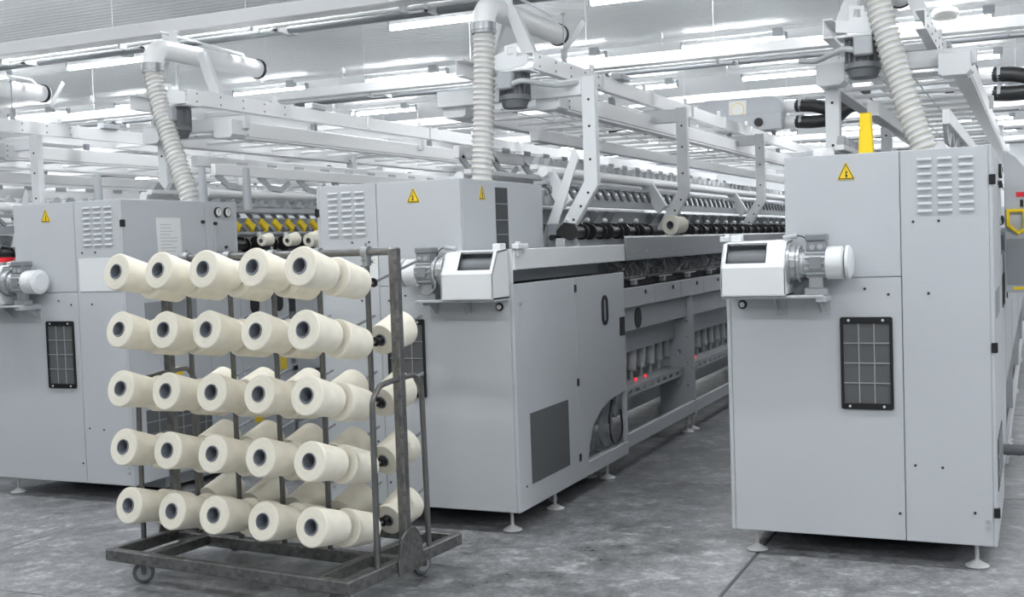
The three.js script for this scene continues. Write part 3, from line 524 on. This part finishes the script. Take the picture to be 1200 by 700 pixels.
  // hanging motor under the front of the track
  {
    const mx = motorX, z = -1.0;
    part('motor_bracket', J([ext([[mx - .15, 2.53], [mx + .13, 2.565], [mx + .13, 2.63], [mx + .06, 2.62], [mx + .06, 2.70], [mx - .02, 2.69], [mx - .02, 2.66], [mx - .15, 2.62]], 'xy', z - .01, z + .0, .002, [[[mx, 2.632], [mx + .036, 2.636], [mx + .036, 2.678], [mx, 2.674]]]), CB(mx - .15, mx + .13, 2.535, 2.55, z - .17, z, .003)]), M.paintBright);
    const mo = part('hanging_motor', J([cyl([mx, 2.53, z - .09], [mx, 2.38, z - .085], .075, .075, 22), ...Array.from({ length: 18 }, (_, k) => turn(B(mx - .0025, mx + .0025, 2.385, 2.52, z - .005, z + .006), 'Y', k / 18 * Math.PI * 2, [mx, 0, z - .09])), cyl([mx, 2.534, z - .09], [mx, 2.525, z - .09], .095, .095, 22)]), M.motorDark);
    part('fan_cover', J([cyl([mx, 2.40, z - .087], [mx, 2.37, z - .086], .095, .098, 24), cyl([mx, 2.37, z - .086], [mx, 2.325, z - .085], .088, .07, 24)]), M.motorDark, mo);
    part('terminal_box', CB(mx - .06, mx + .035, 2.43, 2.53, z - .02, z + .045, .008), M.midgrey, mo);
    part('power_cable', tube([[mx + .03, 2.46, z + .02], [mx + .09, 2.475, z], [mx + .17, 2.46, z - .06], [mx + .26, 2.45, z - .16], [mx + .36, 2.47, z - .25]], .016, 10, 26), M.motorLight, mo);
    part('limit_switch', J([CB(.262, .292, 2.655, 2.74, -1.62, -1.58, .004), cyl([.277, 2.74, -1.6], [.277, 2.95, -1.6], .004, .004, 6), lathe([[0, 0], [.012, .006], [.012, .018], [0, .024]], 10).translate(.277, 2.95, -1.6)]), M.midgrey, mo);
  }
  if (extras) extras(T, part, at);
  return T;
}

machine({ s: 1, cx: -3.02, label: 'grey twisting machine with bent overhead posts, right behind the yarn trolley', hose: [-.01, -.92], motorX: .15, posts: [-1.26, -3.27, -6.0, -8.75, -11.5, -14.2], unitsPlus: 66, unitsMinus: 30,
  extras: (T, part) => { const p = part('notice_sheet', B(-.28, -.205, 1.31, 1.50, 0, .002), M.paper); for (let k = 0; k < 4; k++) part('print_line', B(-.27, -.22, 1.48 - k * .018, 1.484 - k * .018, .002, .0024), M.print, p); } });
machine({ s: -1, cx: -0.75, label: 'grey twisting machine with yellow tapered guard on its cabinet roof', hose: [-.23, -.92], motorX: .08, posts: [-1.42, -4.0, -6.75, -9.5, -12.2, -14.9], unitsPlus: 20, unitsMinus: 24, detail: false,
  extras: (T, part) => {
    part('yellow_guard', ext([[-.03 + .02, 1.855], [.045 + .02, 1.855], [.033 + .02, 2.10], [-.018 + .02, 2.10]], 'xy', -.75, -.68, .006), M.yellow);
    // unit reaching out beyond the plain side
    const u = part('service_unit', ext([[-.592, 1.15], [-.71, 1.15], [-.71, 1.80], [-.65, 1.88], [-.592, 1.92]].reverse(), 'xy', -1.7, -1.45, .004), M.paint2);
    part('unit_panel', B(-.6, -.705, 1.19, 1.44, -1.45, -1.446), M.grey, u);
    part('red_label', B(-.65, -.695, 1.665, 1.69, -1.45, -1.446), M.red, u); part('switch', CB(-.67, -.685, 1.61, 1.65, -1.45, -1.44, .003), M.black, u);
    part('yellow_handle', ext([[-.6, 1.60], [-.685, 1.60], [-.7, 1.58], [-.7, 1.485], [-.66, 1.46], [-.6, 1.51]].reverse(), 'xy', -1.447, -1.43, .003, [[[-.617, 1.583], [-.676, 1.583], [-.682, 1.573], [-.682, 1.495], [-.66, 1.481], [-.617, 1.52]]]), M.yellow, u);
    part('marker_strip', B(-.63, -.705, 1.165, 1.18, -1.45, -1.446), M.yellow, u);
    part('outlet_stub', J([cyl([-.56, .37, -1.0], [-.68, .37, -1.0], .028, .028, 16), cyl([-.6, .37, -1.0], [-.607, .37, -1.0], .031, .031, 16), cyl([-.65, .37, -1.0], [-.657, .37, -1.0], .031, .031, 16)]), M.rubber);
  } });
machine({ s: -1, cx: -5.57, label: 'grey twisting machine with pressure gauges and a white blank plate on its cabinet', hose: [-.33, -.92], motorX: -.12, posts: [-1.42, -4.0, -6.75, -9.5, -12.2, -14.9], unitsPlus: 20, unitsMinus: 60, detail: false,
  extras: (T, part, at) => {
    part('blank_plate', CB(-.565, -.225, 1.303, 1.505, 0, .004, .002), M.paintBright);
    const p = part('notice_sheet', ext([[-.295, 1.745], [-.52, 1.745], [-.525, 1.45], [-.31, 1.45]], 'zy', -.5825, -.58), M.paper);
    for (let k = 0; k < 11; k++) part('print_line', B(-.583, -.5825, 1.70 - k * .021, 1.704 - k * .021, -.33, -.33 - rr(.08, .16)), M.print, p);
    for (const [x, z] of [[-.53, -.82], [-.63 + .03, -1.2]]) part('tapered_guard', cyl([x, 1.80, z], [x, 2.09, z], .035, .022, 16), M.midgrey);
    part('tapered_guard', cyl([.30, 1.80, -.74], [.30, 2.08, -.74], .035, .022, 16), M.midgrey);
    part('caution_sticker', ext([[-.41, .745], [-.485, .745], [-.448, .81]], 'zy', -.5825, -.58), M.yellowSign);
    part('caution_sticker', B(-.583, -.5811, .655, .76, -1.60, -1.53), M.yellowSign); part('caution_sticker', B(-.583, -.5811, .32, .375, -1.3, -1.2), M.yellowSign);
    part('red_tape', B(.42, .55, 1.50, 1.53, -.1, -.02), M.red);
  } });
machine({ s: 1, cx: -7.84, label: 'twisting machine farthest from the yellow guard, mostly hidden behind another cabinet', hose: [-.1, -.92], motorX: .15, posts: [-1.55, -4.2, -6.9, -9.6, -12.3, -15], unitsPlus: 40, unitsMinus: 0, detail: false });
machine({ s: -1, cx: -10.39, label: 'twisting machine whose rails show above all nearer machine rails', hose: [-.2, -.92], motorX: 0, posts: [-1.42, -4.0, -6.75, -9.5, -12.2, -14.9], unitsPlus: 0, unitsMinus: 24, detail: false });

// ---------------------------------------------------------------- loose packages on the machines
{
  const c = makeCone('single cream yarn cone lying on the trough of the bent-post machine', 'packages on the machines', .9); setCone(c, V(-2.50, 1.607, -8.42), V(-.3, 0, 1), .4);
  [[-4.985, -6.68, .55], [-4.985, -7.0, .6], [-5.0, -7.32, .75]].forEach(([x, z, k], i) => { const p = makeCone(['small yarn package beside the cabinet with pressure gauges', 'small yarn package second from the gauge cabinet, in black cradle', 'larger yarn package third from the gauge cabinet, in black cradle'][i], 'packages on the machines', k); setCone(p, V(x + .03, 1.60, z - .12), V(.05, .12, -1)); });
}
// ---------------------------------------------------------------- travelling cleaners with black hoses
function cleaner(x, y, z, label, sides = [-1, 1]) {
  const t = thing('travelling_cleaner', label, 'cleaner', [x, y, z], 'overhead travelling cleaners');
  mesh('body', J([ext(rrect(-.5, .5, -.19, .17, .14).map(([a, b]) => [a, b < -.05 ? Math.max(b, -.19) : b]), 'xy', -.22, .22, .01), CB(-.18, .5, -.21, -.02, .1, .26, .01)]), M.paint2, t);
  const d = mesh('dial_plate', CB(-.1, .1, -.06, .14, .22, .228, .004), M.glass, t); mesh('ring', cyl([0, .04, .228], [0, .04, .231], .075, .075, 26), M.yellow, d); mesh('face', cyl([0, .04, .231], [0, .04, .233], .068, .068, 26), M.glass, d);
  mesh('knob', cyl([.24, -.12, .26], [.24, -.12, .29], .05, .045, 18), M.black, t);
  mesh('track_wheels', J([cyl([-.185, -.19, -.1], [-.185, -.245, -.1], .03, .03, 10), cyl([.335, -.19, -.1], [.335, -.245, -.1], .03, .03, 10), B(-.2, .35, -.2, -.18, -.13, -.07)]), M.midgrey, t);
  for (const [y0, k] of [[.06, 0], [-.12, 1]]) {
    for (const q of sides) {
      mesh('spigot', cyl([q * .48, y0, 0], [q * .62, y0, 0], .075, .075, 18), M.structWhite, t);
      const h = mesh('hose', tube([[q * .6, y0, 0], [q * .8, y0 - .02, .05], [q * 1.05, y0 - .08 + k * .08, .1], [q * 1.25, y0 + k * .12, .1], [q * 1.6, y0 + .14 - k * .05, .05]], .072, 14, 30), M.hoseBlack, t);
      mesh('band', cyl([q * .66, y0, .01], [q * .69, y0, .015], .08, .08, 18), M.midgrey, h); mesh('band', cyl([q * 1.02, y0 - .075 + k * .075, .095], [q * 1.045, y0 - .08 + k * .078, .1], .08, .08, 18), M.paint2, h);
    }
  }
}
cleaner(-3.07, 2.9, -13.35, 'grey travelling cleaner with round dial and black hoses over the rails');
cleaner(-.98, 2.92, -12.2, 'travelling cleaner whose black hoses curve beside the yellow guarded machine', [1]);
{ const t = thing('ceiling_sensor', 'round white pendant dome hanging beside the ceiling lamps', 'pendant', [-.70, 3.36, -10.8]); mesh('dome', lathe([[0, -.05], [.09, -.045], [.115, -.01], [.115, .02], [.09, .05], [0, .06]], 24), M.glass, t); mesh('stem', cyl([0, .05, 0], [0, .62, 0], .02, .02, 10), M.structWhite, t); mesh('collar', cyl([0, .06, 0], [0, .12, 0], .05, .035, 14), M.midgrey, t); }

renderer.render(scene, camera);
